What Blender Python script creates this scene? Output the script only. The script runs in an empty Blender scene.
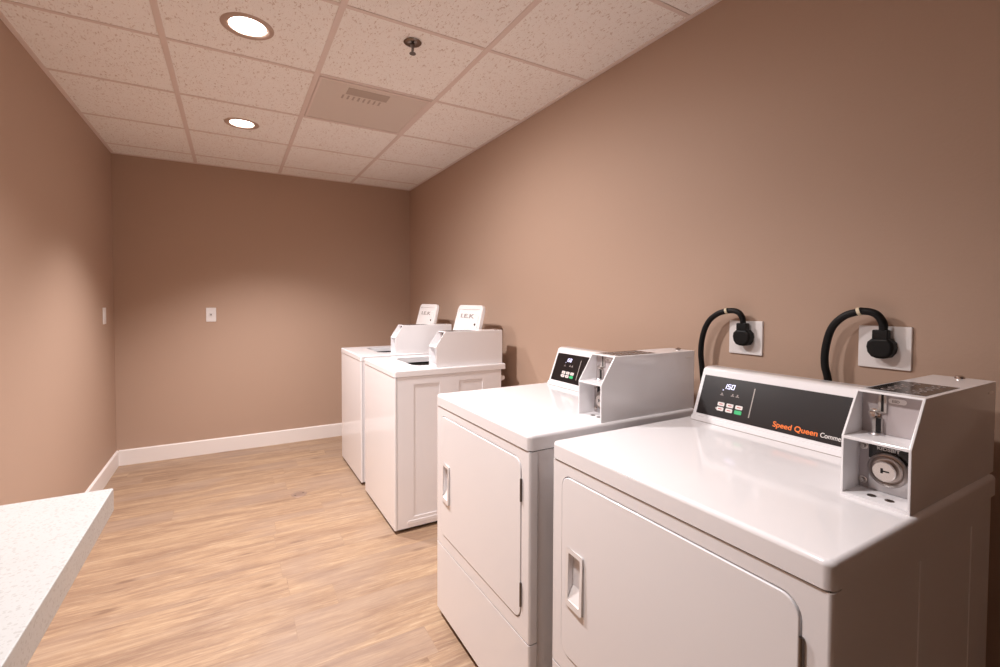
import bpy, bmesh, math
from mathutils import Vector, Matrix

C = bpy.context.scene.collection
PI = math.pi

# ------------------------------------------------------------------ measured room
XL, XR, YB, YF, H = -0.771, 1.554, 4.543, -3.4, 2.374
GRID, XA, Y1 = 0.609, -0.2385, 2.4445

# ------------------------------------------------------------------ materials
def srgb(r, g, b):
    f = lambda c: (c / 12.92 if c <= 0.04045 else ((c + 0.055) / 1.055) ** 2.4)
    return (f(r / 255), f(g / 255), f(b / 255), 1)

def mat(name, col, rough=0.5, metal=0.0, coat=0.0, emit=None, strength=0.0, spec=0.5):
    m = bpy.data.materials.new(name); m.use_nodes = True
    b = m.node_tree.nodes['Principled BSDF']
    b.inputs['Base Color'].default_value = col
    b.inputs['Roughness'].default_value = rough
    b.inputs['Metallic'].default_value = metal
    b.inputs['Coat Weight'].default_value = coat
    b.inputs['Specular IOR Level'].default_value = spec
    if emit:
        b.inputs['Emission Color'].default_value = emit
        b.inputs['Emission Strength'].default_value = strength
    return m

def nodes(m):
    nt = m.node_tree
    return nt, nt.nodes, nt.links, nt.nodes['Principled BSDF']

def coords(m, scale=(1, 1, 1), rot=(0, 0, 0)):
    nt, N, L, b = nodes(m)
    tc = N.new('ShaderNodeTexCoord'); mp = N.new('ShaderNodeMapping')
    mp.inputs['Scale'].default_value = scale; mp.inputs['Rotation'].default_value = rot
    L.new(tc.outputs['Object'], mp.inputs['Vector'])
    return mp.outputs['Vector']

def noise(m, vec, scale, detail=4, rough=0.5, dist=0.0):
    nt, N, L, b = nodes(m)
    n = N.new('ShaderNodeTexNoise')
    n.inputs['Scale'].default_value = scale; n.inputs['Detail'].default_value = detail
    n.inputs['Roughness'].default_value = rough; n.inputs['Distortion'].default_value = dist
    if vec is not None: L.new(vec, n.inputs['Vector'])
    return n.outputs['Fac']

def ramp(m, fac, stops):
    nt, N, L, b = nodes(m)
    r = N.new('ShaderNodeValToRGB'); e = r.color_ramp.elements
    while len(e) < len(stops): e.new(0.5)
    for k, (p, c) in enumerate(stops):
        e[k].position = p; e[k].color = c
    L.new(fac, r.inputs['Fac'])
    return r.outputs['Color']

def mixc(m, fac, a, c, mode='MIX'):
    nt, N, L, b = nodes(m)
    x = N.new('ShaderNodeMix'); x.data_type = 'RGBA'; x.blend_type = mode
    for sock, v in ((x.inputs[0], fac), (x.inputs[6], a), (x.inputs[7], c)):
        if hasattr(v, 'is_linked') or hasattr(v, 'links'): L.new(v, sock)
        else: sock.default_value = v
    return x.outputs[2]

def mth(m, op, a, c=None, clamp=False):
    nt, N, L, b = nodes(m)
    x = N.new('ShaderNodeMath'); x.operation = op; x.use_clamp = clamp
    for sock, v in ((x.inputs[0], a), (x.inputs[1], c)):
        if v is None: continue
        if hasattr(v, 'links'): L.new(v, sock)
        else: sock.default_value = v
    return x.outputs[0]

def bump(m, h, strength=0.2, dist=0.002):
    nt, N, L, b = nodes(m)
    x = N.new('ShaderNodeBump'); x.inputs['Strength'].default_value = strength
    x.inputs['Distance'].default_value = dist
    L.new(h, x.inputs['Height']); L.new(x.outputs['Normal'], b.inputs['Normal'])

M = {}
# painted wall, faint orange-peel
m = M['wall'] = mat('brown wall paint', srgb(186, 158, 139), 0.62, spec=0.3)
v = coords(m); n1 = noise(m, v, 110, 3); n2 = noise(m, v, 1.6, 2)
nt, N, L, b = nodes(m)
L.new(mixc(m, mth(m, 'MULTIPLY', n2, 0.35), srgb(186, 158, 139), srgb(181, 152, 133)), b.inputs['Base Color'])
bump(m, n1, 0.25, 0.0012)

# acoustic ceiling tile: pin holes and short fissures
m = M['tile'] = mat('acoustic ceiling tile', srgb(238, 222, 208), 0.95, spec=0.1)
nt, N, L, b = nodes(m)
v = coords(m, (1, 1, 1)); v2 = coords(m, (1.0, 0.42, 1), (0, 0, 0.15))
f1 = noise(m, v2, 130, 2, 0.55, 0.8)
f2 = noise(m, v, 300, 2, 0.6)
sp = mth(m, 'MULTIPLY', mth(m, 'GREATER_THAN', f1, 0.625), 1.0)
pin = mth(m, 'GREATER_THAN', f2, 0.665)
holes = mth(m, 'MAXIMUM', sp, pin)
big = noise(m, v, 9, 3)
base = mixc(m, big, srgb(255, 252, 248), srgb(252, 247, 242))
L.new(mixc(m, mth(m, 'MULTIPLY', holes, 0.5), base, srgb(190, 160, 138)), b.inputs['Base Color'])
bump(m, mth(m, 'SUBTRACT', 1.0, holes), 0.5, 0.002)

M['grid'] = mat('ceiling grid enamel', srgb(230, 214, 206), 0.5)

# vinyl plank floor, grain along x
m = M['floor'] = mat('wood look vinyl plank', srgb(205, 165, 125), 0.5)
nt, N, L, b = nodes(m)
tc = N.new('ShaderNodeTexCoord')
bk = N.new('ShaderNodeTexBrick')
bk.inputs['Scale'].default_value = 1.0
bk.inputs['Brick Width'].default_value = 1.22; bk.inputs['Row Height'].default_value = 0.155
bk.inputs['Mortar Size'].default_value = 0.0011; bk.inputs['Mortar Smooth'].default_value = 0.3
bk.inputs['Bias'].default_value = 0.0
bk.inputs['Color1'].default_value = (0, 0, 0, 1); bk.inputs['Color2'].default_value = (1, 1, 1, 1)
bk.inputs['Mortar'].default_value = (0.5, 0.5, 0.5, 1)
bk.offset = 0.0; bk.offset_frequency = 2
sep = N.new('ShaderNodeSeparateXYZ'); L.new(tc.outputs['Object'], sep.inputs[0])
rowid = mth(m, 'FLOOR', mth(m, 'DIVIDE', sep.outputs['Y'], 0.155))
hsh = mth(m, 'FRACT', mth(m, 'MULTIPLY', mth(m, 'SINE', mth(m, 'MULTIPLY', rowid, 12.9898)), 437.585))
bvec = N.new('ShaderNodeCombineXYZ')
L.new(mth(m, 'ADD', sep.outputs['X'], mth(m, 'MULTIPLY', hsh, 1.22)), bvec.inputs['X']); L.new(sep.outputs['Y'], bvec.inputs['Y'])
L.new(bvec.outputs[0], bk.inputs['Vector'])
val = N.new('ShaderNodeRGBToBW'); L.new(bk.outputs['Color'], val.inputs[0])
cmb = N.new('ShaderNodeCombineXYZ')
L.new(mth(m, 'ADD', sep.outputs['X'], mth(m, 'MULTIPLY', val.outputs[0], 7.3)), cmb.inputs['X'])
L.new(sep.outputs['Y'], cmb.inputs['Y'])
L.new(mth(m, 'MULTIPLY', val.outputs[0], 9.1), cmb.inputs['Z'])
def gmap(sx, sy):
    mp = N.new('ShaderNodeMapping'); mp.inputs['Scale'].default_value = (sx, sy, 1)
    L.new(cmb.outputs[0], mp.inputs['Vector']); return mp.outputs[0]
g1 = noise(m, gmap(0.9, 7.5), 2.4, 6, 0.62, 0.7)
g2 = noise(m, gmap(1.9, 30.0), 3.0, 6, 0.7, 0.6)
g3 = noise(m, gmap(7.0, 110.0), 3.0, 3, 0.6)
g4 = noise(m, gmap(1.5, 4.5), 5.0, 3, 0.5, 1.5)
g5 = noise(m, gmap(1.0, 2.2), 1.3, 3, 0.5, 0.4)
g6 = noise(m, gmap(4.5, 60.0), 3.0, 4, 0.7, 0.8)
col = ramp(m, g1, [(0.28, srgb(138, 109, 87)), (0.43, srgb(158, 128, 103)), (0.56, srgb(178, 147, 117)), (0.74, srgb(196, 168, 136))])
col = mixc(m, mth(m, 'MULTIPLY', ramp(m, g2, [(0.32, (1, 1, 1, 1)), (0.52, (0, 0, 0, 1))]), 0.44), col, srgb(122, 93, 76))
col = mixc(m, mth(m, 'MULTIPLY', ramp(m, g2, [(0.54, (0, 0, 0, 1)), (0.70, (1, 1, 1, 1))]), 0.42), col, srgb(212, 190, 162))
col = mixc(m, mth(m, 'MULTIPLY', ramp(m, g6, [(0.36, (1, 1, 1, 1)), (0.50, (0, 0, 0, 1))]), 0.30), col, srgb(128, 98, 80))
col = mixc(m, mth(m, 'MULTIPLY', ramp(m, g6, [(0.55, (0, 0, 0, 1)), (0.68, (1, 1, 1, 1))]), 0.32), col, srgb(214, 192, 164))
col = mixc(m, mth(m, 'MULTIPLY', ramp(m, g5, [(0.48, (0, 0, 0, 1)), (0.64, (1, 1, 1, 1))]), 0.45), col, srgb(160, 138, 124))
kv = N.new('ShaderNodeTexVoronoi'); kv.inputs['Scale'].default_value = 1.0; kv.voronoi_dimensions = '2D'
L.new(gmap(2.1, 5.2), kv.inputs['Vector'])
krb = N.new('ShaderNodeRGBToBW'); L.new(kv.outputs['Color'], krb.inputs[0])
kd = mth(m, 'ADD', kv.outputs['Distance'], mth(m, 'MULTIPLY', mth(m, 'SUBTRACT', g6, 0.5), 0.10))
kn = ramp(m, kd, [(0.035, (1, 1, 1, 1)), (0.11, (0, 0, 0, 1))])
col = mixc(m, mth(m, 'MULTIPLY', mth(m, 'MULTIPLY', kn, mth(m, 'GREATER_THAN', krb.outputs[0], 0.62)), 0.55), col, srgb(104, 74, 56))
col = mixc(m, mth(m, 'MULTIPLY', g3, 0.15), col, srgb(148, 120, 100))
col = mixc(m, mth(m, 'MULTIPLY', mth(m, 'SUBTRACT', val.outputs[0], 0.5), 0.25, True), col, srgb(150, 122, 100))
col = mixc(m, mth(m, 'MULTIPLY', bk.outputs['Fac'], 0.2), col, srgb(104, 80, 64))
L.new(col, b.inputs['Base Color'])
bump(m, g3, 0.15, 0.0008)

# quartz countertop
m = M['quartz'] = mat('speckled white quartz', srgb(240, 236, 230), 0.22)
nt, N, L, b = nodes(m)
v = coords(m)
vo = N.new('ShaderNodeTexVoronoi'); vo.inputs['Scale'].default_value = 210; L.new(v, vo.inputs['Vector'])
rb = N.new('ShaderNodeRGBToBW'); L.new(vo.outputs['Color'], rb.inputs[0])
s1 = mth(m, 'MULTIPLY', mth(m, 'GREATER_THAN', rb.outputs[0], 0.66), mth(m, 'LESS_THAN', vo.outputs['Distance'], 0.45))
s2 = mth(m, 'GREATER_THAN', noise(m, v, 260, 2, 0.6), 0.62)
col = mixc(m, mth(m, 'MULTIPLY', s1, 0.25), mixc(m, noise(m, v, 14, 3), srgb(209, 210, 209), srgb(199, 199, 197)), srgb(150, 142, 136))
col = mixc(m, mth(m, 'MULTIPLY', s2, 0.25), col, srgb(160, 152, 146))
L.new(col, b.inputs['Base Color'])

M['enamel'] = mat('white appliance enamel', srgb(243, 240, 241), 0.10, spec=0.5)
v = coords(M['enamel']); bump(M['enamel'], noise(M['enamel'], v, 260, 2), 0.012, 0.0003)
M['plastic'] = mat('white plastic', srgb(236, 231, 229), 0.35)
M['trim'] = mat('white painted trim', srgb(240, 232, 228), 0.4)
M['dark'] = mat('painted recess shade', srgb(26, 22, 22), 0.7)  # near-black stands for the shade in gaps, slots and toe recesses
M['panel'] = mat('dark charcoal overlay', srgb(30, 24, 24), 0.3)
M['black'] = mat('black rubber', srgb(7, 7, 7), 0.5, spec=0.3)
M['blackgloss'] = mat('black decal', srgb(18, 17, 17), 0.2)
M['chrome'] = mat('brushed chrome', srgb(206, 205, 207), 0.3, 1.0)
M['brass'] = mat('polished nickel', srgb(212, 205, 200), 0.22, 1.0)
M['satin'] = mat('satin metal', srgb(196, 190, 186), 0.5, 0.6)
M['greyplate'] = mat('grey painted plate', srgb(186, 176, 176), 0.4)
M['steel'] = mat('dull steel', srgb(120, 112, 106), 0.35, 1.0)
M['ledblue'] = mat('display light', srgb(225, 225, 255), 0.4, emit=srgb(215, 215, 255), strength=0.55)
M['grey'] = mat('grey print', srgb(176, 166, 160), 0.5)
M['darkgrey'] = mat('grey marking', srgb(150, 138, 134), 0.5)
M['orange'] = mat('orange print', srgb(255, 128, 44), 0.45)
M['whiteprint'] = mat('white print', srgb(232, 226, 222), 0.45)
M['green'] = mat('green key', srgb(60, 190, 120), 0.4)
M['redprint'] = mat('red print', srgb(190, 60, 60), 0.5)
M['tag'] = mat('cream cord tag', srgb(228, 214, 182), 0.5)
M['ring'] = mat('downlight trim ring', srgb(190, 165, 150), 0.45, 0.0)
M['lens'] = mat('downlight lens', srgb(255, 250, 240), 0.5, emit=(1.0, 0.92, 0.86, 1), strength=8)
M['vent'] = mat('perforated vent face', srgb(196, 178, 162), 0.6)
m = M['vent']; nt, N, L, b = nodes(m); v = coords(m)
vo = N.new('ShaderNodeTexVoronoi'); vo.inputs['Scale'].default_value = 230; vo.inputs['Randomness'].default_value = 0.0
L.new(v, vo.inputs['Vector'])
dot = mth(m, 'LESS_THAN', vo.outputs['Distance'], 0.32)
L.new(mixc(m, mth(m, 'MULTIPLY', dot, 0.55), srgb(226, 214, 204), srgb(160, 144, 132)), b.inputs['Base Color'])
M['ventdark'] = mat('vent neck', srgb(186, 170, 158), 0.7)
M['sprink'] = mat('aged chrome', srgb(120, 108, 100), 0.22, 1.0)
M['ringmetal'] = mat('dark chrome', srgb(168, 158, 153), 0.28, 1.0)
M['tub'] = mat('stainless tub', srgb(96, 90, 88), 0.35, 0.8)
M['drain'] = mat('brushed floor cover', srgb(172, 146, 130), 0.45, 0.5)

# ------------------------------------------------------------------ mesh helpers
def link(o, parent=None):
    C.objects.link(o)
    if parent is not None: o.parent = parent
    return o

def obj(name, bm, material, parent=None, ang=35, wn=True):
    me = bpy.data.meshes.new(name)
    bmesh.ops.recalc_face_normals(bm, faces=bm.faces[:])
    bm.to_mesh(me); bm.free()
    me.materials.append(material)
    for p in me.polygons: p.use_smooth = True
    me.set_sharp_from_angle(angle=math.radians(ang))
    o = link(bpy.data.objects.new(name, me), parent)
    if wn:
        w = o.modifiers.new('wn', 'WEIGHTED_NORMAL'); w.keep_sharp = True; w.weight = 100
    return o

def empty(name, loc=(0, 0, 0), parent=None):
    o = bpy.data.objects.new(name, None); o.location = loc; o.empty_display_size = 0.1
    return link(o, parent)

def tag(o, label, cat, group=None):
    o['label'] = label; o['category'] = cat
    if group: o['group'] = group
    return o

def struct(o): o['kind'] = 'structure'; return o

def join(*bms):
    out = bmesh.new()
    for b_ in bms:
        me = bpy.data.meshes.new('t'); b_.to_mesh(me); b_.free(); out.from_mesh(me); bpy.data.meshes.remove(me)
    return out

def box(x0, x1, y0, y1, z0, z1, bev=0.0, seg=3, pick=None):
    bm = bmesh.new()
    bmesh.ops.create_cube(bm, size=1)
    for v_ in bm.verts:
        v_.co = Vector(((x0 + x1) / 2 + v_.co.x * (x1 - x0), (y0 + y1) / 2 + v_.co.y * (y1 - y0), (z0 + z1) / 2 + v_.co.z * (z1 - z0)))
    if bev > 0:
        es = [e for e in bm.edges if (pick is None or pick(e))]
        bmesh.ops.bevel(bm, geom=es, offset=bev, segments=seg, profile=0.5, affect='EDGES')
    return bm

def prism(outline, axis, a0, a1, bev=0.0, seg=3, caps=(True, True)):
    """outline in the two other axes (x: (y,z), y: (x,z), z: (x,y)); bev rounds the edges of the chosen caps"""
    bm = bmesh.new()
    def P(u, w, a):
        return {'x': (a, u, w), 'y': (u, a, w), 'z': (u, w, a)}[axis]
    A = [bm.verts.new(P(u, w, a0)) for u, w in outline]
    B = [bm.verts.new(P(u, w, a1)) for u, w in outline]
    n = len(outline)
    fa = bm.faces.new(A); fb = bm.faces.new(B)
    for i in range(n):
        bm.faces.new((A[i], A[(i + 1) % n], B[(i + 1) % n], B[i]))
    bmesh.ops.recalc_face_normals(bm, faces=bm.faces[:])
    if bev > 0:
        es = []
        if caps[0]: es += list(fa.edges)
        if caps[1]: es += list(fb.edges)
        bmesh.ops.bevel(bm, geom=es, offset=bev, segments=seg, profile=0.5, affect='EDGES')
    return bm

def rrect(u0, u1, w0, w1, r, n=6):
    """rounded rectangle; r one radius or four (u0w0, u1w0, u1w1, u0w1)"""
    rs = (r,) * 4 if not isinstance(r, (tuple, list)) else r
    pts = []
    for (cu, cw, a, rr) in ((u0, w0, PI, rs[0]), (u1, w0, 1.5 * PI, rs[1]), (u1, w1, 0, rs[2]), (u0, w1, 0.5 * PI, rs[3])):
        if rr <= 1e-6: pts.append((cu, cw)); continue
        ccu = cu + rr * (1 if cu == u0 else -1); ccw = cw + rr * (1 if cw == w0 else -1)
        for k in range(n + 1):
            t = a + 0.5 * PI * k / n
            pts.append((ccu + rr * math.cos(t), ccw + rr * math.sin(t)))
    return pts

def ring(outer, inner, axis, a0, a1, bev=0.0):
    """frame between two loops of equal count"""
    bm = bmesh.new(); n = len(outer)
    def P(u, w, a): return {'x': (a, u, w), 'y': (u, a, w), 'z': (u, w, a)}[axis]
    V = [[bm.verts.new(P(u, w, a)) for u, w in lp] for lp in (outer, inner) for a in (a0, a1)]
    O0, O1, I0, I1 = V
    for i in range(n):
        j = (i + 1) % n
        bm.faces.new((O0[i], O0[j], O1[j], O1[i])); bm.faces.new((I0[i], I1[i], I1[j], I0[j]))
        bm.faces.new((O0[i], I0[i], I0[j], O0[j])); bm.faces.new((O1[i], O1[j], I1[j], I1[i]))
    bmesh.ops.recalc_face_normals(bm, faces=bm.faces[:])
    if bev > 0:
        s = set(O0)
        es = [e for e in bm.edges if (e.verts[0] in s and e.verts[1] in s)]
        bmesh.ops.bevel(bm, geom=es, offset=bev, segments=2, profile=0.5, affect='EDGES')
    return bm

def lathe(profile, n=32, axis='z', loc=(0, 0, 0)):
    """profile: list of (radius, height)"""
    bm = bmesh.new(); rows = []
    for r, h in profile:
        if r < 1e-6: rows.append([bm.verts.new((0, 0, h))]); continue
        rows.append([bm.verts.new((r * math.cos(2 * PI * k / n), r * math.sin(2 * PI * k / n), h)) for k in range(n)])
    for a, b_ in zip(rows, rows[1:]):
        for k in range(n):
            j = (k + 1) % n
            if len(a) == 1 and len(b_) == 1: continue
            if len(a) == 1: bm.faces.new((a[0], b_[k], b_[j]))
            elif len(b_) == 1: bm.faces.new((a[k], a[j], b_[0]))
            else: bm.faces.new((a[k], a[j], b_[j], b_[k]))
    R = {'z': Matrix(), 'x': Matrix.Rotation(PI / 2, 4, 'Y'), '-x': Matrix.Rotation(-PI / 2, 4, 'Y'), 'y': Matrix.Rotation(-PI / 2, 4, 'X')}[axis]
    bmesh.ops.transform(bm, matrix=Matrix.Translation(loc) @ R, verts=bm.verts[:])
    return bm

def spline(pts, n=10):
    P = [Vector(p) for p in pts]; P = [2 * P[0] - P[1]] + P + [2 * P[-1] - P[-2]]
    out = []
    for i in range(1, len(P) - 2):
        for k in range(n):
            t = k / n
            out.append(0.5 * ((2 * P[i]) + (-P[i - 1] + P[i + 1]) * t + (2 * P[i - 1] - 5 * P[i] + 4 * P[i + 1] - P[i + 2]) * t * t + (-P[i - 1] + 3 * P[i] - 3 * P[i + 1] + P[i + 2]) * t ** 3))
    out.append(P[-2]); return out

def tube(pts, r, n=14):
    bm = bmesh.new(); rows = []; up = Vector((1, 0.02, 0.01)).normalized()
    for i, p in enumerate(pts):
        d = (pts[min(i + 1, len(pts) - 1)] - pts[max(i - 1, 0)]).normalized()
        s = d.cross(up).normalized(); u = s.cross(d).normalized(); up = u
        rows.append([bm.verts.new(p + r * (math.cos(2 * PI * k / n) * s + math.sin(2 * PI * k / n) * u)) for k in range(n)])
    for a, b_ in zip(rows, rows[1:]):
        for k in range(n): bm.faces.new((a[k], a[(k + 1) % n], b_[(k + 1) % n], b_[k]))
    bm.faces.new(rows[0]); bm.faces.new(rows[-1])
    return bm

def cut(bm, *cutters):
    """subtract closed meshes and hand the result back as a bmesh"""
    me = bpy.data.meshes.new('a'); bmesh.ops.recalc_face_normals(bm, faces=bm.faces[:]); bm.to_mesh(me); bm.free()
    o = bpy.data.objects.new('a', me); C.objects.link(o); tmp = [o]
    for c in cutters:
        bmesh.ops.recalc_face_normals(c, faces=c.faces[:])
        mc = bpy.data.meshes.new('c'); c.to_mesh(mc); c.free()
        oc = bpy.data.objects.new('c', mc); C.objects.link(oc); tmp.append(oc)
        md = o.modifiers.new('b', 'BOOLEAN'); md.object = oc; md.operation = 'DIFFERENCE'; md.solver = 'EXACT'
    bpy.context.view_layer.update()
    dg = bpy.context.evaluated_depsgraph_get()
    res = bpy.data.meshes.new_from_object(o.evaluated_get(dg))
    out = bmesh.new(); out.from_mesh(res)
    for t in tmp:
        d = t.data; bpy.data.objects.remove(t); bpy.data.meshes.remove(d)
    bpy.data.meshes.remove(res)
    return out

def text_bm(s, height, depth=0.0004, fat=0.0, shear=0.0, width=None):
    """text as mesh: starts at origin, runs +X, up +Y, faces +Z; cap height = height"""
    cu = bpy.data.curves.new('t', 'FONT'); cu.body = s; cu.size = 1.0; cu.extrude = 0.001; cu.offset = fat; cu.shear = shear
    o = bpy.data.objects.new('t', cu); C.objects.link(o); bpy.context.view_layer.update()
    me = bpy.data.meshes.new_from_object(o.evaluated_get(bpy.context.evaluated_depsgraph_get()))
    bpy.data.objects.remove(o); bpy.data.curves.remove(cu)
    bm = bmesh.new(); bm.from_mesh(me); bpy.data.meshes.remove(me)
    xs = [v_.co.x for v_ in bm.verts]; x0, x1 = min(xs), max(xs)
    ky = height / 0.729; kx = ky if width is None else width / (x1 - x0)
    for v_ in bm.verts:
        v_.co = Vector(((v_.co.x - x0) * kx, v_.co.y * ky, v_.co.z * depth / 0.001))
    return bm

def place(bm, origin, right, up):
    """map local X->right, Y->up, Z->right x up"""
    r = Vector(right).normalized(); u = Vector(up).normalized(); n = r.cross(u)
    mt = Matrix(((r.x, u.x, n.x, origin[0]), (r.y, u.y, n.y, origin[1]), (r.z, u.z, n.z, origin[2]), (0, 0, 0, 1)))
    bmesh.ops.transform(bm, matrix=mt, verts=bm.verts[:])
    return bm

def copy_tree(o, parent=None):
    c = o.copy(); C.objects.link(c); c.parent = parent
    for ch in list(o.children): copy_tree(ch, c)
    return c

# ------------------------------------------------------------------ room
T = 0.1
struct(obj('floor', box(XL - T, XR + T, YF - T, YB + T, -0.1, 0), M['floor'], wn=False))
struct(obj('wall_left', box(XL - T, XL, YF, YB, 0, H + 0.12), M['wall'], wn=False))
struct(obj('wall_right', box(XR, XR + T, YF, YB, 0, H + 0.12), M['wall'], wn=False))
struct(obj('wall_back', box(XL - T, XR + T, YB, YB + T, 0, H + 0.12), M['wall'], wn=False))
struct(obj('wall_front', box(XL - T, XR + T, YF - T, YF, 0, H + 0.12), M['wall'], wn=False))

L_BOX = 0.434
LIGHTS = [(0.067, 3.375), (0.067, 2.175), (0.067, 0.955)]
ceil = box(XL, XR, YF, YB, H, H + 0.1)
ceil = cut(ceil, *[lathe([(0, -0.05), (0.0755, -0.05), (0.0755, 0.05), (0, 0.05)], 40, 'z', (x, y, H)) for x, y in LIGHTS])
ceiling = struct(obj('ceiling', ceil, M['tile'], wn=False))
rows = [Y1 + k * GRID for k in range(-9, 4)]
cols = [XA + k * GRID for k in range(0, 3)]
gb = []
for y in rows: gb.append(box(XL, XR, y - 0.0095, y + 0.0095, H - 0.0025, H + 0.01))
for x in cols: gb.append(box(x - 0.012, x + 0.012, YF, YB, H - 0.0035, H + 0.01))
g = obj('ceiling_grid', join(*gb), M['grid'], ceiling, wn=False)
wa = []
wa.append(box(XL, XL + 0.02, YF, YB, H - 0.004, H + 0.01)); wa.append(box(XR - 0.02, XR, YF, YB, H - 0.004, H + 0.01))
wa.append(box(XL, XR, YB - 0.02, YB, H - 0.0042, H + 0.01)); wa.append(box(XL, XR, YF, YF + 0.02, H - 0.0042, H + 0.01))
obj('wall_angle', join(*wa), M['grid'], ceiling, wn=False)

def baseboard(name, outline, axis, a0, a1):
    struct(obj(name, prism(outline, axis, a0, a1), M['trim'], wn=False))
bh, bt = 0.118, 0.014
baseboard('baseboard_back', [(YB, 0), (YB, bh), (YB - 0.006, bh), (YB - bt, bh - 0.006), (YB - bt, 0)], 'x', XL + bt, XR - bt)
baseboard('baseboard_left', [(XL, 0), (XL, bh), (XL + 0.006, bh), (XL + bt, bh - 0.006), (XL + bt, 0)], 'y', YF, YB)
baseboard('baseboard_right', [(XR, 0), (XR, bh), (XR - 0.006, bh), (XR - bt, bh - 0.006), (XR - bt, 0)], 'y', YF, YB)

# ------------------------------------------------------------------ downlights
def downlight(x, y):
    o = empty('recessed_downlight', (x, y, H))
    obj('trim_ring', lathe([(0.0675, 0.012), (0.0675, -0.001), (0.076, -0.0045), (0.092, -0.004), (0.0965, -0.001), (0.0965, 0.0), (0.0745, 0.0), (0.0745, 0.014), (0.0675, 0.012)], 48), M['ring'], o, wn=False)
    obj('lens', lathe([(0, 0.0105), (0.05, 0.0108), (0.0675, 0.012), (0.0675, 0.018), (0, 0.018)], 48), M['lens'], o, wn=False)
    return o
POWER = [60, 62, 35]
for k, (x, y) in enumerate(LIGHTS):
    d = downlight(x, y)
    tag(d, ['smaller looking round recessed ceiling downlight nearer the back wall', 'round recessed ceiling downlight nearer the camera, left of the sprinkler',
            'round recessed ceiling downlight above the near counter and dryers'][k], 'ceiling light', 'round recessed downlights')
    ld = bpy.data.lights.new('downlight_lamp', 'SPOT'); ld.energy = POWER[k]; ld.color = (1.0, 0.96, 0.965)
    ld.spot_size = math.radians((112, 156, 132)[k]); ld.spot_blend = (0.7, 1.0, 0.9)[k]; ld.shadow_soft_size = 0.07
    lo = bpy.data.objects.new('downlight_lamp', ld); lo.location = (x, y, H - 0.012); lo.rotation_euler = (0, -math.radians((6, 20, 1)[k]), 0); C.objects.link(lo)

# ------------------------------------------------------------------ sprinkler
s = empty('fire_sprinkler', (0.678, 1.943, H))
tag(s, 'small chrome pendent fire sprinkler hanging from the ceiling tile', 'sprinkler')
obj('escutcheon', lathe([(0.0, -0.001), (0.036, -0.001), (0.038, -0.003), (0.034, -0.007), (0.024, -0.010), (0.012, -0.012), (0, -0.012)], 36), M['sprink'], s, wn=False)
fr = lathe([(0, -0.010), (0.011, -0.010), (0.010, -0.020), (0.0065, -0.022), (0.0045, -0.030), (0.0035, -0.047), (0, -0.047)], 18)
arms = [tube(spline([(0, sg * 0.009, -0.020), (0, sg * 0.0125, -0.032), (0, sg * 0.008, -0.042), (0, 0, -0.049)], 5), 0.0018, 8) for sg in (-1, 1)]
obj('frame_body', join(fr, *arms), M['steel'], s, wn=False)
obj('deflector', lathe([(0, -0.047), (0.013, -0.047), (0.0145, -0.0495), (0.013, -0.051), (0, -0.051)], 20), M['steel'], s, wn=False)

# ------------------------------------------------------------------ ceiling vent
vx0, vx1, vy0, vy1 = cols[1] + 0.014, cols[2] - 0.014, Y1 + 0.014, Y1 + GRID - 0.014
vt = empty('ceiling_vent', ((vx0 + vx1) / 2, (vy0 + vy1) / 2, H))
tag(vt, 'square greyish perforated air vent panel set into the ceiling grid', 'air vent')
hx, hy = (vx1 - vx0) / 2, (vy1 - vy0) / 2
obj('frame', ring(rrect(-hx, hx, -hy, hy, 0.001, 1), rrect(-hx + 0.014, hx - 0.014, -hy + 0.014, hy - 0.014, 0.001, 1), 'z', -0.006, 0.0, 0.0015), M['grid'], vt, wn=False)
# slot group cut into the face, position measured from the vent centre
sx0, sx1, sy0, sy1 = 0.535 - (vx0 + vx1) / 2, 0.752 - (vx0 + vx1) / 2, 2.512 - (vy0 + vy1) / 2, 2.665 - (vy0 + vy1) / 2
obj('face_plate', box(-hx + 0.012, hx - 0.012, -hy + 0.012, hy - 0.012, -0.0035, 0), M['vent'], vt, wn=False)
nk = obj('inlet_neck', box(sx0, sx1, sy0 + 0.0, sy0 + 0.085, -0.0045, -0.0035), M['ventdark'], vt, wn=False)
for k in range(8):
    a = sx0 - 0.012 + 0.028 * k
    obj('slat', box(a, a + 0.010, sy0 + 0.10, sy0 + 0.150, -0.0048, -0.0035, 0.0005, 1), M['ventdark'], nk, wn=False)

# ------------------------------------------------------------------ wall plates
def small_plate_bm(w=0.070, h=0.115, t=0.006):
    return prism(rrect(-w / 2, w / 2, -h / 2, h / 2, 0.003, 3), 'x', 0, -t, 0.0025, 2, (False, True))
# back wall: normal -y
o = empty('wall_jack_plate', (-0.147, YB, 1.149))
tag(o, 'small white wall plate with one round jack on the back wall', 'wall plate')
pb = small_plate_bm(); bmesh.ops.transform(pb, matrix=Matrix.Rotation(PI / 2, 4, 'Z'), verts=pb.verts[:])
obj('cover_plate', pb, M['plastic'], o)
obj('jack', join(lathe([(0.019, 0.006), (0.019, 0.009), (0.014, 0.010), (0.013, 0.007), (0.0, 0.007)], 28)), M['plastic'], o, wn=False).rotation_euler = (PI / 2, 0, 0)
obj('jack_pin', join(lathe([(0.0055, 0.007), (0.0055, 0.013), (0, 0.013)], 14)), M['steel'], o, wn=False).rotation_euler = (PI / 2, 0, 0)
# left wall: normal +x
o = empty('light_switch_plate', (XL, 4.22, 1.157))
tag(o, 'narrow white wall plate on the left wall near the back corner', 'wall plate')
pb = small_plate_bm(); bmesh.ops.transform(pb, matrix=Matrix.Rotation(PI, 4, 'Z'), verts=pb.verts[:])
obj('cover_plate', pb, M['plastic'], o)
obj('rocker', box(0.005, 0.009, -0.016, 0.016, -0.033, 0.033, 0.0015, 2), M['plastic'], o)

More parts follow.
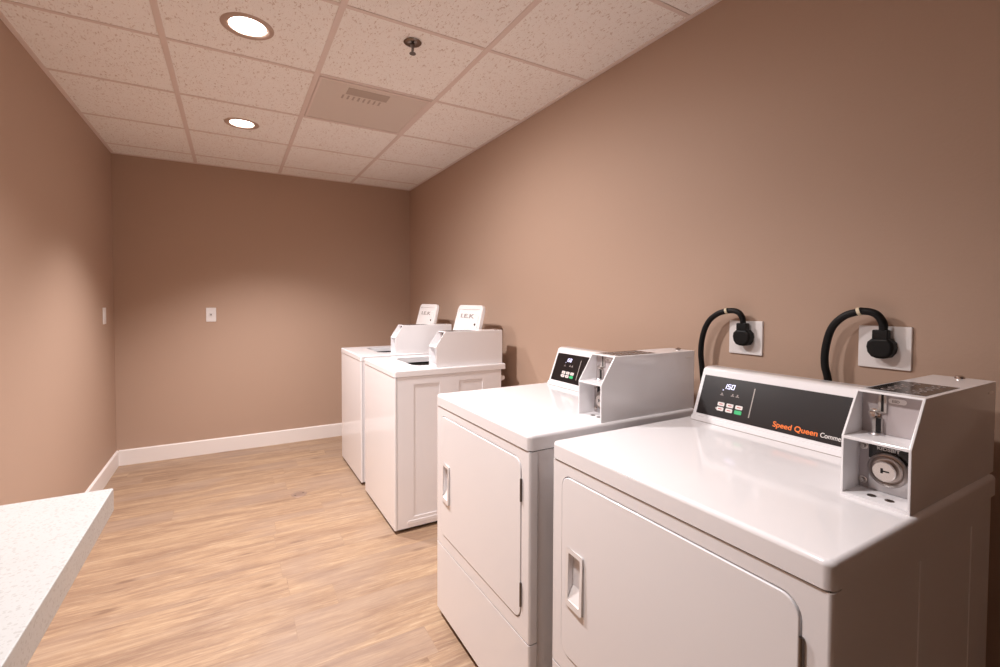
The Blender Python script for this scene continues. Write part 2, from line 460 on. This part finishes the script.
# ------------------------------------------------------------------ power outlets with plugs and cords (right wall, normal -x)
def outlet(yc, zc, label):
    o = empty('dryer_outlet', (XR, yc, zc))
    tag(o, label, 'outlet', 'large white outlet plates on the right wall')
    obj('cover_plate', prism(rrect(-0.061, 0.061, -0.0585, 0.0585, 0.003, 3), 'x', 0, -0.007, 0.003, 2, (False, True)), M['plastic'], o)
    obj('receptacle', lathe([(0.0, 0), (0.026, 0), (0.026, 0.0095), (0.0, 0.0095)], 28, '-x'), M['black'], o, wn=False)
    return o
outlet(0.982, 1.149, 'white square outlet plate on right wall, the one farther from the camera')
outlet(0.581, 1.150, 'white square outlet plate on right wall above the coin box of the nearest dryer')

def cord(yp, zp, path, r, label):
    o = empty('dryer_power_cord', (0, 0, 0))
    tag(o, label, 'power cord', 'black dryer power cords')
    x = XR - 0.0096
    # moulded plug: round flat body with a tapering neck going up
    body = prism([(yp - 0.003 + 0.0315 * u, zp + 0.031 * w) for u, w in ((-0.62, -0.88), (-0.25, -1.0), (0.25, -1.0), (0.62, -0.88), (0.9, -0.5), (1.0, 0.0), (0.93, 0.42), (0.62, 0.72), (0.52, 0.78), (-0.52, 0.78), (-0.62, 0.72), (-0.93, 0.42), (-1.0, 0.0), (-0.9, -0.5))], 'x', x - 0.030, x, 0.008, 3, (True, False))
    obj('plug_body', body, M['black'], o)
    obj('strain_relief', box(x - 0.027, x - 0.004, yp - 0.021, yp + 0.016, zp + 0.020, zp + 0.047, 0.004, 2), M['black'], o)
    path = [(px, py - (0.001, 0.001, 0.003, 0.006)[i] if i < 4 else py - 0.009, pz - 0.0055) for i, (px, py, pz) in enumerate(path)]
    P = spline(path, 12)
    obj('cable', tube(P, r), M['black'], o, wn=False)
    k = min(range(len(P)), key=lambda i: (P[i] - Vector(path[5])).length)
    k = max(range(len(P)), key=lambda i: P[i].z) if False else k
    d = (P[k + 1] - P[k - 1]).normalized()
    tb = tube([P[k] - d * 0.004, P[k], P[k] + d * 0.004], r * 1.12)
    obj('cord_tag', tb, M['tag'], o, wn=False)
    return o
xc = XR - 0.0096 - 0.020
cord(0.982, 1.153, [(xc + 0.005, 0.980, 1.195), (xc - 0.002, 0.978, 1.222), (xc - 0.006, 0.990, 1.240), (xc - 0.008, 1.010, 1.2475), (xc - 0.010, 1.035, 1.247), (xc - 0.012, 1.027 + 0.012, 1.2465), (xc - 0.014, 1.072, 1.236), (xc - 0.014, 1.108, 1.208), (xc - 0.014, 1.131, 1.160), (xc - 0.014, 1.140, 1.095), (xc - 0.012, 1.134, 1.02), (xc - 0.01, 1.110, 0.80), (xc - 0.01, 1.0, 0.45), (xc - 0.02, 0.90, 0.35), (XR - 0.115, 0.85, 0.33)],
     0.0098, 'black power cord looping from outlet plate at the left end of the nearest dryer console')
cord(0.583, 1.152, [(xc + 0.005, 0.577, 1.196), (xc - 0.002, 0.576, 1.222), (xc - 0.006, 0.588, 1.243), (xc - 0.008, 0.607, 1.2525), (xc - 0.010, 0.628, 1.2545), (xc - 0.012, 0.636, 1.2535), (xc - 0.014, 0.672, 1.239), (xc - 0.014, 0.702, 1.205), (xc - 0.014, 0.717, 1.150), (xc - 0.014, 0.719, 1.095), (xc - 0.012, 0.708, 1.03), (xc - 0.01, 0.690, 0.80), (xc - 0.01, 0.62, 0.45), (xc - 0.02, 0.52, 0.35), (XR - 0.115, 0.48, 0.33)],
     0.0102, 'thicker looking black power cord looping from outlet plate right above the nearest console')

# ------------------------------------------------------------------ floor cover plate
o = empty('floor_cleanout_cover', (0.37, 3.29, 0))
tag(o, 'small round metal cleanout cover set in the plank floor', 'floor drain cover')
obj('cover_disc', lathe([(0, 0.0016), (0.040, 0.0016), (0.047, 0.0008), (0.048, 0), (0, 0)], 36), M['drain'], o, wn=False)
for a in (-1, 1):
    obj('screw', lathe([(0, 0.0028), (0.005, 0.0026), (0.006, 0.0014), (0, 0.0014)], 12, 'z', (a * 0.025, a * 0.012, 0)), M['steel'], o, wn=False)

# ------------------------------------------------------------------ counter
o = empty('folding_counter', (XL + 0.001, 0, 0))
tag(o, 'white speckled quartz folding counter along the left wall in the near corner', 'counter')
cx = -0.207 - XL
obj('countertop', box(0, cx, -1.3, 1.182, 0.854, 0.90, 0.0025, 2), M['quartz'], o)
for yy in (0.52, -0.34, -1.20):
    obj('support_panel', box(bt + 0.002, cx - 0.06, yy - 0.0125, yy + 0.0125, 0.0, 0.8535, 0.0015, 1), M['trim'], o)

# ------------------------------------------------------------------ coin box, shared by all four machines
def coin_box(parent, loc):
    """local: x 0 (front) .. 0.42, y 0 (near side) .. W, z 0 .. 0.2025"""
    W = 0.110
    e = empty('coin_box', loc, parent)
    side = [(0, 0), (0, 0.117), (0.056, 0.2025), (L_BOX, 0.2025), (L_BOX, 0)]
    shell = prism(side, 'y', 0, W, 0.0022, 2)
    low = box(-0.02, 0.066, 0.0045, W - 0.0045, 0.007, 0.1125)
    up = prism([(-0.03, 0.1180), (-0.03, 0.26), (0.040, 0.26), (0.0545, 0.1985), (0.074, 0.197), (0.074, 0.1180)], 'y', 0.0045, W - 0.0045)
    obj('case', cut(shell, low, up), M['enamel'], e, ang=25)
    # upper plate: coin slot
    fx = 0.0730
    obj('coin_plate', prism([(0.0050, 0.1185), (W - 0.0050, 0.1185), (W - 0.0050, 0.1965), (0.0050, 0.1965)], 'x', 0.0730, 0.0740), M['greyplate'], e, wn=False)
    obj('vault_surround', prism([(0.0050, 0.0075), (W - 0.0050, 0.0075), (W - 0.0050, 0.1120), (0.0050, 0.1120)], 'x', 0.0652, 0.0660), M['greyplate'], e, wn=False)
    sl = obj('coin_slot', join(box(fx - 0.004, fx, 0.0635, 0.0780, 0.160, 0.1955, 0.0015, 2),
                               box(fx - 0.004, fx, 0.0725, 0.0920, 0.158, 0.165, 0.0015, 2)), M['satin'], e)
    obj('slot_opening', box(fx - 0.0048, fx - 0.003, 0.0685, 0.0725, 0.163, 0.1965), M['dark'], sl, wn=False)
    obj('return_button', lathe([(0, 0.012), (0.0055, 0.0115), (0.0068, 0.009), (0.0068, 0.003), (0.0105, 0.0025), (0.0105, 0), (0, 0)], 24, '-x', (fx - 0.001, 0.0835, 0.156)), M['brass'], e, wn=False)
    ch = obj('coin_chute', box(fx - 0.009, fx, 0.0690, 0.0850, 0.118, 0.150, 0.002, 2), M['satin'], e)
    obj('chute_opening', box(fx - 0.0098, fx - 0.008, 0.0700, 0.0785, 0.1190, 0.1500), M['dark'], ch, wn=False)
    obj('chute_flange', lathe([(0, 0.004), (0.011, 0.004), (0.0135, 0.001), (0.0135, 0), (0, 0)], 20, 'z', (fx - 0.010, 0.077, 0.1180)), M['chrome'], e, wn=False)
    lb = obj('maker_label', prism(rrect(0.034, 0.062, 0.181, 0.191, 0.0045, 5), 'x', fx - 0.001, fx), M['plastic'], e)
    tb = place(text_bm('ESD', 0.0052, 0.0002, 0.01), (fx - 0.0012, 0.056, 0.1833), (0, -1, 0), (0, 0, 1))
    obj('label_print', tb, M['darkgrey'], lb, wn=False)
    # lower plate: lock
    lx = 0.0652
    pl = obj('vault_plate', prism(rrect(0.0055, 0.0880, 0.008, 0.1115, 0.002, 2), 'x', lx - 0.003, lx, 0.001, 1, (True, False)), M['chrome'], e)
    obj('vault_decal', prism([(0.0060, 0.070), (0.0878, 0.070), (0.0878, 0.1113), (0.0060, 0.1113)], 'x', lx - 0.0036, lx - 0.0028), M['blackgloss'], pl, wn=False)
    obj('decal_print', place(text_bm('KIDSBIT', 0.0062, 0.0002, 0.02, width=0.036), (lx - 0.0038, 0.0740, 0.0895), (0, -1, 0), (0, 0, 1)), M['whiteprint'], pl, wn=False)
    ly, lz = 0.0545, 0.0545
    lk = obj('lock', lathe([(0.0, 0.010), (0.0225, 0.010), (0.0245, 0.0085), (0.0275, 0.0115), (0.0305, 0.0105), (0.0325, 0.0075), (0.0325, 0), (0, 0)], 48, '-x', (lx - 0.003, ly, lz)), M['ringmetal'], e, ang=25, wn=False)
    obj('lock_core', lathe([(0.0, 0.019), (0.0175, 0.019), (0.0190, 0.0175), (0.0192, 0.009), (0.0, 0.009)], 40, '-x', (lx - 0.003, ly + 0.002, lz - 0.001)), M['brass'], lk, ang=25, wn=False)
    obj('keyhole', join(box(lx - 0.0226, lx - 0.0218, ly - 0.0070, ly + 0.0060, lz - 0.0012, lz + 0.0014), box(lx - 0.0226, lx - 0.0218, ly + 0.0030, ly + 0.0066, lz - 0.0045, lz + 0.0050)), M['dark'], lk, wn=False)
    for zz in (0.022, 0.090):
        obj('bolt', lathe([(0, 0.007), (0.003, 0.0068), (0.0042, 0.005), (0.0045, 0.002), (0.0075, 0.0018), (0.0078, 0), (0, 0)], 20, '-x', (lx, 0.0975, zz)), M['brass'], e, wn=False)
    for yy in (0.048, 0.076):
        obj('floor_hole', lathe([(0.0, 0.0003), (0.0056, 0.0003), (0.0056, 0.0009), (0.0072, 0.0009), (0.0074, 0), (0, 0)], 24, 'z', (0.027, yy - 0.008, 0.0069)), M['steel'], e, wn=False)
    # top decal and cap screw
    dc = obj('instruction_decal', box(0.082, 0.250, 0.009, W - 0.006, 0.2022, 0.2031), M['blackgloss'], e, wn=False)
    ic = []
    for i in range(5):
        for j in range(2):
            px, py = 0.102 + 0.031 * i, 0.035 + 0.040 * j
            ic.append(ring([(px + 0.011 * math.cos(t * PI / 8), py + 0.011 * math.sin(t * PI / 8)) for t in range(16)], [(px + 0.008 * math.cos(t * PI / 8), py + 0.008 * math.sin(t * PI / 8)) for t in range(16)], 'z', 0.2031, 0.2034))
            ic.append(box(px - 0.006, px + 0.006, py - 0.0012 - 0.002, py + 0.0012 - 0.002, 0.2031, 0.2034))
    obj('decal_symbols', join(*ic), M['darkgrey'], dc, wn=False)
    obj('cap_screw', lathe([(0, 0.0072), (0.005, 0.0068), (0.0085, 0.0045), (0.0095, 0.001), (0.0095, -0.002), (0, -0.002)], 24, 'z', (0.415, 0.055, 0.2025)), M['brass'], e, wn=False)
    obj('side_notch', box(0.386, 0.414, -0.0008, 0.001, 0.178, 0.183, 0.0006, 1), M['plastic'], e, wn=False)
    return e

# ------------------------------------------------------------------ dryer
TOP, LID = 0.898, 0.0436
FE = Vector((0.351, 0, 0.936)).normalized()          # slope of the console face
FP = Vector((0.538, 0, 0.925))
FN = Vector((-FE.z, 0, FE.x))
def onface(y, s_, off=0.0):
    p = FP + FE * s_ + FN * off
    return (p.x, y, p.z)

def face_slab(y0, y1, s0, s1, off0, off1, r=0.0005, bev=0.0):
    """slab lying on the console face; y0 > y1 runs left to right for a viewer in front"""
    bm = prism(rrect(0, y0 - y1, 0, s1 - s0, r, 3), 'z', off0, off1, bev, 2, (False, True))
    return place(bm, onface(y0, s0), (0, -1, 0), FE)

def digits(bm_list, char, x, h, w, t):
    seg = {'1': 'bc', '5': 'afgcd', '0': 'abcdef'}[char]
    R = dict(a=(0, w, h - t, h), d=(0, w, 0, t), g=(0, w, h / 2 - t / 2, h / 2 + t / 2), b=(w - t, w, h / 2, h), c=(w - t, w, 0, h / 2), e=(0, t, 0, h / 2), f=(0, t, h / 2, h))
    for s_ in seg:
        a0, a1, b0, b1 = R[s_]
        bb = box(x + a0, x + a1, b0, b1, 0, 0.0004)
        for v_ in bb.verts: v_.co.x += v_.co.y * 0.15
        bm_list.append(bb)

def control_face(root, ytop, yend, full=True):
    cp = obj('control_panel', face_slab(ytop, yend, -0.005, 0.120, 0.0, 0.0016, 0.002, 0.0006), M['panel'], root)
    o1 = 0.0016
    dg = []
    for ch, xx in (('1', -0.0055), ('5', 0.0075), ('0', 0.0205)): digits(dg, ch, xx, 0.0150, 0.0100, 0.0017)
    d = join(*dg); d = place(d, onface(0.5645, 0.0860, o1), (0, -1, 0), FE)
    obj('time_display', d, M['ledblue'], cp, wn=False)
    obj('indicator_light', face_slab(0.5695, 0.5665, 0.0795, 0.0825, o1, o1 + 0.0004, 0.0014), M['ledblue'], cp, wn=False)
    for yy, ss in ((0.569, 0.0675), (0.534, 0.0695), (0.5185, 0.0695)):
        lampicon = join(face_slab(yy + 0.0055, yy - 0.0055, ss - 0.004, ss - 0.0015, o1, o1 + 0.0003), face_slab(yy + 0.0022, yy - 0.0022, ss - 0.0012, ss + 0.004, o1, o1 + 0.0003))
        obj('status_symbol', lampicon, M['darkgrey'], cp, wn=False)
    for i, yy in enumerate((0.5635, 0.5345, 0.5055)):
        for j, ss in enumerate((0.0365, 0.0215)):
            g_ = (i == 2 and j == 1)
            kb = obj('green_start_button' if g_ else 'cycle_button', face_slab(yy + 0.0112, yy - 0.0112, ss - 0.0058, ss + 0.0058, o1, o1 + 0.0012, 0.0025, 0.0004), M['green' if g_ else 'whiteprint'], cp)
            if g_: kb['label'] = 'green start button'
            elif True:
                obj('button_print', face_slab(yy + 0.006, yy - 0.006, ss - 0.0012, ss + 0.0012, o1 + 0.0012, o1 + 0.0014), M['redprint'], cp, wn=False)
    obj('selection_arrow', place(prism([(0, 0.0028), (0, -0.0028), (-0.004, 0)], 'z', 0, 0.0004), onface(0.5760, 0.0215, o1), (0, -1, 0), FE), M['whiteprint'], cp, wn=False)
    obj('divider_line', face_slab(0.4725, 0.4695, 0.0136, 0.101, o1, o1 + 0.0003), M['grey'], cp, wn=False)
    obj('brand_lettering', place(text_bm('Speed Queen', 0.0150, 0.0003, 0.016, width=0.1140), onface(0.4000, 0.0065, o1), (0, -1, 0), FE), M['orange'], cp, wn=False)
    obj('commercial_lettering', place(text_bm('Commercial', 0.0125, 0.0003, 0.008, width=0.071), onface(0.2800, 0.0072, o1), (0, -1, 0), FE), M['whiteprint'], cp, wn=False)
    return cp

def console(root, y0, y1, top=1.0595, back=0.70):
    f0 = FP + FE * -0.030 + FN * 0.0045; f2 = FP + FE * -0.015 + FN * 0.0045; f3 = FP + FE * -0.0125; f1 = FP + FE * 0.1425
    side = [(f0.x, TOP - 0.001), (f0.x, TOP + 0.0005), (f2.x, f2.z), (f3.x, f3.z), (f1.x - 0.001, f1.z - 0.003), (f1.x + 0.003, f1.z), (f1.x + 0.016, top + 0.003), (f1.x + 0.055, top + 0.003), (back, top - 0.010), (back, TOP - 0.001)]
    c_ = obj('console', prism(side, 'y', y0, y1, 0.0015, 2), M['enamel'], root)
    obj('console_seam_shade', box(f0.x - 0.0006, 0.69, y0 + 0.003, y1 - 0.001, TOP - 0.001, TOP + 0.0013), M['ringmetal'], c_, wn=False)  # thin dark strip paints the seam shade where console meets worktop
    return c_

def dryer():
    D, W = 0.698, 0.683
    r = empty('clothes_dryer')
    # cabinet sides with two long vertical creases
    body = box(0.0298, D - 0.018, 0.0035, W - 0.0035, 0.03, TOP - LID - 0.0036)
    cab = obj('cabinet', body, M['enamel'], r)
    for yy, sg in ((0.0035, -1), (W - 0.0035, 1)):
        y_a, y_b = (yy - 0.0016, yy + 0.001) if sg < 0 else (yy - 0.001, yy + 0.0016)
        for u in (0.313, 0.566):
            obj('side_crease', prism(rrect(u - 0.0035, u + 0.0035, 0.060, 0.814, 0.003, 3), 'y', y_a, y_b, 0.0014, 2, (sg < 0, sg > 0)), M['enamel'], cab)
    # front panel with the door opening
    vert = lambda e: abs(e.verts[0].co.x) < 1e-6 and abs(e.verts[1].co.x) < 1e-6 and abs(e.verts[0].co.z - e.verts[1].co.z) > 0.01
    fp = box(0.0, 0.027, 0.001, W - 0.001, 0.3035, TOP - LID - 0.0035, 0.007, 4, vert)
    hole = prism(rrect(0.042, 0.6405, 0.348, 0.8225, 0.034, 8), 'x', -0.02, 0.018)
    obj('front_panel', cut(fp, hole), M['enamel'], r)
    # door
    dr = prism(rrect(0.0450, 0.6375, 0.351, 0.8195, 0.031, 8), 'x', -0.0025, 0.015, 0.0026, 3, (True, False))
    pocket = prism(rrect(0.554, 0.608, 0.502, 0.630, 0.004, 2), 'x', -0.03, 0.0125)
    door = obj('door', cut(dr, pocket), M['enamel'], r)
    obj('door_gap_shade', prism(rrect(0.0425, 0.640, 0.3485, 0.822, 0.034, 8), 'x', 0.0155, 0.0178), M['dark'], r, wn=False)  # dark sheet behind the door, paints shade into the gap around it
    obj('worktop_seam_shade', box(0.004, D - 0.03, 0.006, W - 0.006, TOP - LID - 0.0036, TOP - LID - 0.0002), M['dark'], r, wn=False)  # dark filler, paints shade into the seam below the worktop
    # scoop handle: raised lip frame and sloping floor
    out_ = rrect(0.5475, 0.6165, 0.491, 0.641, 0.006, 3); inn = rrect(0.5570, 0.6060, 0.5070, 0.628, 0.004, 3)
    hb = ring(out_, inn, 'x', -0.0125, -0.0040, 0.003)
    for v_ in hb.verts:                                   # lip is low at the hand side, high at the bottom and inner edge
        if v_.co.x < -0.006:
            k = (0.6165 - v_.co.y) / 0.069; q = (0.641 - v_.co.z) / 0.15
            v_.co.x = -0.0030 - 0.0075 * max(0.10, 0.55 * k + 0.45 * q)
    slope = prism([(-0.005, 0.503), (-0.005, 0.5085), (0.0115, 0.540), (0.0120, 0.503)], 'y', 0.5545, 0.6075)
    obj('handle', join(hb, slope), M['plastic'], door)
    for z0, z1 in ((0.700, 0.765), (0.394, 0.462)):
        obj('hinge', join(tube([Vector((-0.003, 0.0415, z0)), Vector((-0.003, 0.0415, z1))], 0.0034, 10), box(-0.0015, 0.010, 0.0405, 0.0440, z0 + 0.004, z1 - 0.004)), M['steel'], door)
    lowp = box(0.0, 0.027, 0.001, W - 0.001, 0.030, 0.2990, 0.007, 4, vert)
    obj('lower_panel', lowp, M['enamel'], r)
    obj('shaded_plinth', box(0.040, D - 0.05, 0.03, W - 0.03, 0.006, 0.031), M['dark'], r, wn=False)  # base block coloured near-black for the shade in the toe gap
    for xx in (0.07, D - 0.09):
        for yy in (0.06, W - 0.06):
            obj('foot', lathe([(0, 0), (0.018, 0), (0.020, 0.004), (0.016, 0.010), (0, 0.012)], 18, 'z', (xx, yy, 0)), M['black'], r, wn=False)
    # worktop: pressed lid with soft corners
    wt = prism(rrect(-0.003, D + 0.002, 0.0, W, (0.016, 0.010, 0.010, 0.016), 6), 'z', TOP - LID, TOP, 0.0095, 5, (False, True))
    obj('worktop', wt, M['enamel'], r)
    console(r, 0.121, 0.654)
    control_face(r, 0.6415, 0.124)
    return r

d1 = dryer(); d1.location = (0.7455, 0.3315, 0)
cb = coin_box(d1, (0.2805, 0.0090, TOP - 0.0002))
tag(d1, 'nearest white front-load dryer, its full black control panel in view beside the coin box', 'dryer', 'white coin-operated dryers')
d2 = copy_tree(d1); d2.location = (0.7130, 1.0753, 0)
d2['label'] = 'second white front-load dryer, beyond the nearest one, its lettering hidden by its coin box'
for ch in d2.children:
    if ch.name.startswith('coin_box'): ch.location.x -= 0.013

# ------------------------------------------------------------------ washer
WT = 0.8925
def washer():
    D, W, Lt = 0.690, 0.652, 0.034
    r = empty('top_load_washer')
    body = box(0.0142, D - 0.028, 0.002, W - 0.002, 0.022, WT - Lt - 0.001)
    tubcut = lathe([(0, 0.30), (0.262, 0.30), (0.262, 1.2), (0, 1.2)], 48, 'z', (0.335, 0.345, 0))
    recs = []
    for u0, u1 in ((0.108, 0.262), (0.380, 0.535)):
        recs.append(prism(rrect(u0, u1, 0.078, 0.812, 0.004, 2), 'y', -0.01, 0.0060))
        recs.append(prism(rrect(u0, u1, 0.078, 0.812, 0.004, 2), 'y', W - 0.0060, W + 0.01))
    cab = obj('cabinet', cut(body, tubcut, *recs), M['enamel'], r, ang=25)
    obj('side_ledge', box(0.075, 0.640, -0.0005, 0.003, 0.040, 0.060, 0.0012, 1), M['enamel'], cab)
    vert = lambda e: abs(e.verts[0].co.x) < 1e-6 and abs(e.verts[1].co.x) < 1e-6 and abs(e.verts[0].co.z - e.verts[1].co.z) > 0.01
    obj('front_panel', box(0.0, 0.0112, 0.0, W, 0.022, WT - Lt - 0.0025, 0.006, 4, vert), M['enamel'], r)
    obj('shaded_plinth', box(0.030, D - 0.06, 0.03, W - 0.03, 0.006, 0.023), M['dark'], r, wn=False)  # near-black base block, toe gap shade put into its colour
    for xx in (0.06, D - 0.09):
        for yy in (0.06, W - 0.06):
            obj('foot', lathe([(0, 0), (0.018, 0), (0.020, 0.004), (0.016, 0.008), (0, 0.010)], 18, 'z', (xx, yy, 0)), M['black'], r, wn=False)
    wt = prism(rrect(-0.003, D + 0.002, -0.002, W + 0.002, (0.014, 0.006, 0.006, 0.014), 5), 'z', WT - Lt, WT, 0.007, 4, (False, True))
    op = prism(rrect(0.165, 0.520, 0.150, 0.552, (0.06, 0.03, 0.03, 0.06), 6), 'z', 0.8, 1.0)
    obj('worktop', cut(wt, op), M['enamel'], r)
    # stainless basket with agitator, seen only as a dark slot from the camera
    obj('tub', lathe([(0.250, 0.848), (0.255, 0.852), (0.258, 0.846), (0.256, 0.40), (0.20, 0.34), (0.05, 0.335), (0.05, 0.345), (0.19, 0.352), (0.244, 0.41), (0.246, 0.842), (0.250, 0.848)], 48, 'z', (0.335, 0.345, 0)), M['tub'], r, wn=False)
    obj('agitator', lathe([(0, 0.80), (0.030, 0.795), (0.040, 0.77), (0.046, 0.60), (0.060, 0.48), (0.11, 0.39), (0.12, 0.352), (0, 0.350)], 28, 'z', (0.335, 0.345, 0)), M['plastic'], r, wn=False)
    # console behind the lid
    side = [(0.618, WT - 0.001), (0.610, 1.005), (0.630, 1.035), (0.690, 1.035), (0.690, WT - 0.001)]
    obj('console', prism(side, 'y', 0.134, 0.640, 0.005, 2), M['enamel'], r)
    cp = obj('control_panel', place(prism(rrect(0, 0.49, 0.010, 0.095, 0.003, 2), 'z', 0, 0.0015), (0.6178, 0.632, WT), (0, -1, 0), (-0.008, 0, 0.1125)), M['panel'], r)
    # open lid, leaning back
    lid = empty('lid', (0.545, 0, 0.903), r); lid.rotation_euler = (0, math.radians(13.0), 0)
    y0, y1, hL = 0.162, 0.540, 0.352
    shell = prism([(y0, 0), (y1, 0)] + [], 'x', 0, 0.01) if False else prism(
        [(y0, 0.0), (y1 + 0.022, 0.0), (y1 - 0.004, hL - 0.05)] + [(y1 - 0.012 - 0.035 + 0.043 * math.cos(t * PI / 12), hL - 0.045 + 0.045 * math.sin(t * PI / 12)) for t in range(1, 6)] +
        [(y0 + 0.012 + 0.035 - 0.043 * math.sin(t * PI / 12), hL - 0.045 + 0.045 * math.cos(t * PI / 12)) for t in range(1, 6)] + [(y0 + 0.004, hL - 0.05)], 'x', 0.0, 0.026, 0.005, 3)
    inner = prism(rrect(y0 + 0.028, y1 - 0.028, 0.02, hL - 0.030, 0.022, 5), 'x', -0.02, 0.0045)
    ls = obj('lid_shell', cut(shell, inner), M['plastic'], lid)
    # raised liner in the middle of the pan and its marking
    obj('lid_liner', prism(rrect(y0 + 0.036, y1 - 0.036, 0.028, hL - 0.060, 0.018, 5), 'x', -0.0015, 0.006, 0.003, 2, (True, False)), M['plastic'], lid)
    obj('lid_marking', place(text_bm('I.E.K', 0.028, 0.0006, 0.02, width=0.200), (-0.0019, 0.455, 0.262), (0, -1, 0), (0, 0, 1)), M['darkgrey'], lid, wn=False)
    obj('lid_bumper', lathe([(0, 0.007), (0.006, 0.006), (0.008, 0.002), (0.008, 0), (0, 0)], 16, '-x', (-0.0012, y0 + 0.062, 0.222)), M['steel'], lid, wn=False)
    for yy in (y0 - 0.006, y1 + 0.006):
        obj('lid_hinge', lathe([(0, -0.008), (0.012, -0.008), (0.013, 0.0), (0.012, 0.008), (0, 0.008)], 18, 'y', (0.018, yy, 0.012)), M['plastic'], lid, wn=False)
    obj('hose_fitting', lathe([(0, 0), (0.016, 0), (0.018, 0.004), (0.018, 0.018), (0.013, 0.022), (0.013, 0.034), (0, 0.034)], 18, 'x', (D - 0.028, 0.030, 0.800)), M['plastic'], r, wn=False)
    return r

w1 = washer(); w1.location = (0.7520, 2.4530, 0)
coin_box(w1, (0.246, 0.0200, WT - 0.0002))
tag(w1, 'front white top-load washer with its lid open, beside the gap before the dryers', 'washer', 'white coin-operated washers')
w2 = copy_tree(w1); w2.location = (0.7570, 3.2300, 0)
w2['label'] = 'rear white top-load washer with lid open, nearest the back wall'

# ------------------------------------------------------------------ camera
cam = bpy.data.cameras.new('camera'); co = bpy.data.objects.new('camera', cam); C.objects.link(co)
f, cxp, cyp, yaw, pitch, roll, hz = 467.17, 503.5, 313.37, 0.5271, -0.0272, 0.0039, 1.2743
F = Vector((math.sin(yaw) * math.cos(pitch), math.cos(yaw) * math.cos(pitch), math.sin(pitch)))
R = Vector((math.cos(yaw), -math.sin(yaw), 0)); U = R.cross(F)
R2 = R * math.cos(roll) + U * math.sin(roll); U2 = -R * math.sin(roll) + U * math.cos(roll)
mw = Matrix(((R2.x, U2.x, -F.x, 0), (R2.y, U2.y, -F.y, 0), (R2.z, U2.z, -F.z, hz), (0, 0, 0, 1)))
co.matrix_world = mw
cam.sensor_width = 36; cam.sensor_fit = 'HORIZONTAL'; cam.lens = f / 1000 * 36
cam.shift_x = (500 - cxp) / 1000; cam.shift_y = (cyp - 333.5) / 1000
cam.clip_start = 0.02; cam.clip_end = 50
sc = bpy.context.scene; sc.camera = co

# ------------------------------------------------------------------ world and look
w = bpy.data.worlds.new('world'); sc.world = w; w.use_nodes = True
w.node_tree.nodes['Background'].inputs[0].default_value = (0.5, 0.45, 0.4, 1)
w.node_tree.nodes['Background'].inputs[1].default_value = 0.2
sc.view_settings.view_transform = 'Standard'; sc.view_settings.look = 'None'
sc.view_settings.gamma = 1.0; sc.view_settings.use_curve_mapping = False
sc.view_settings.exposure = 1.59
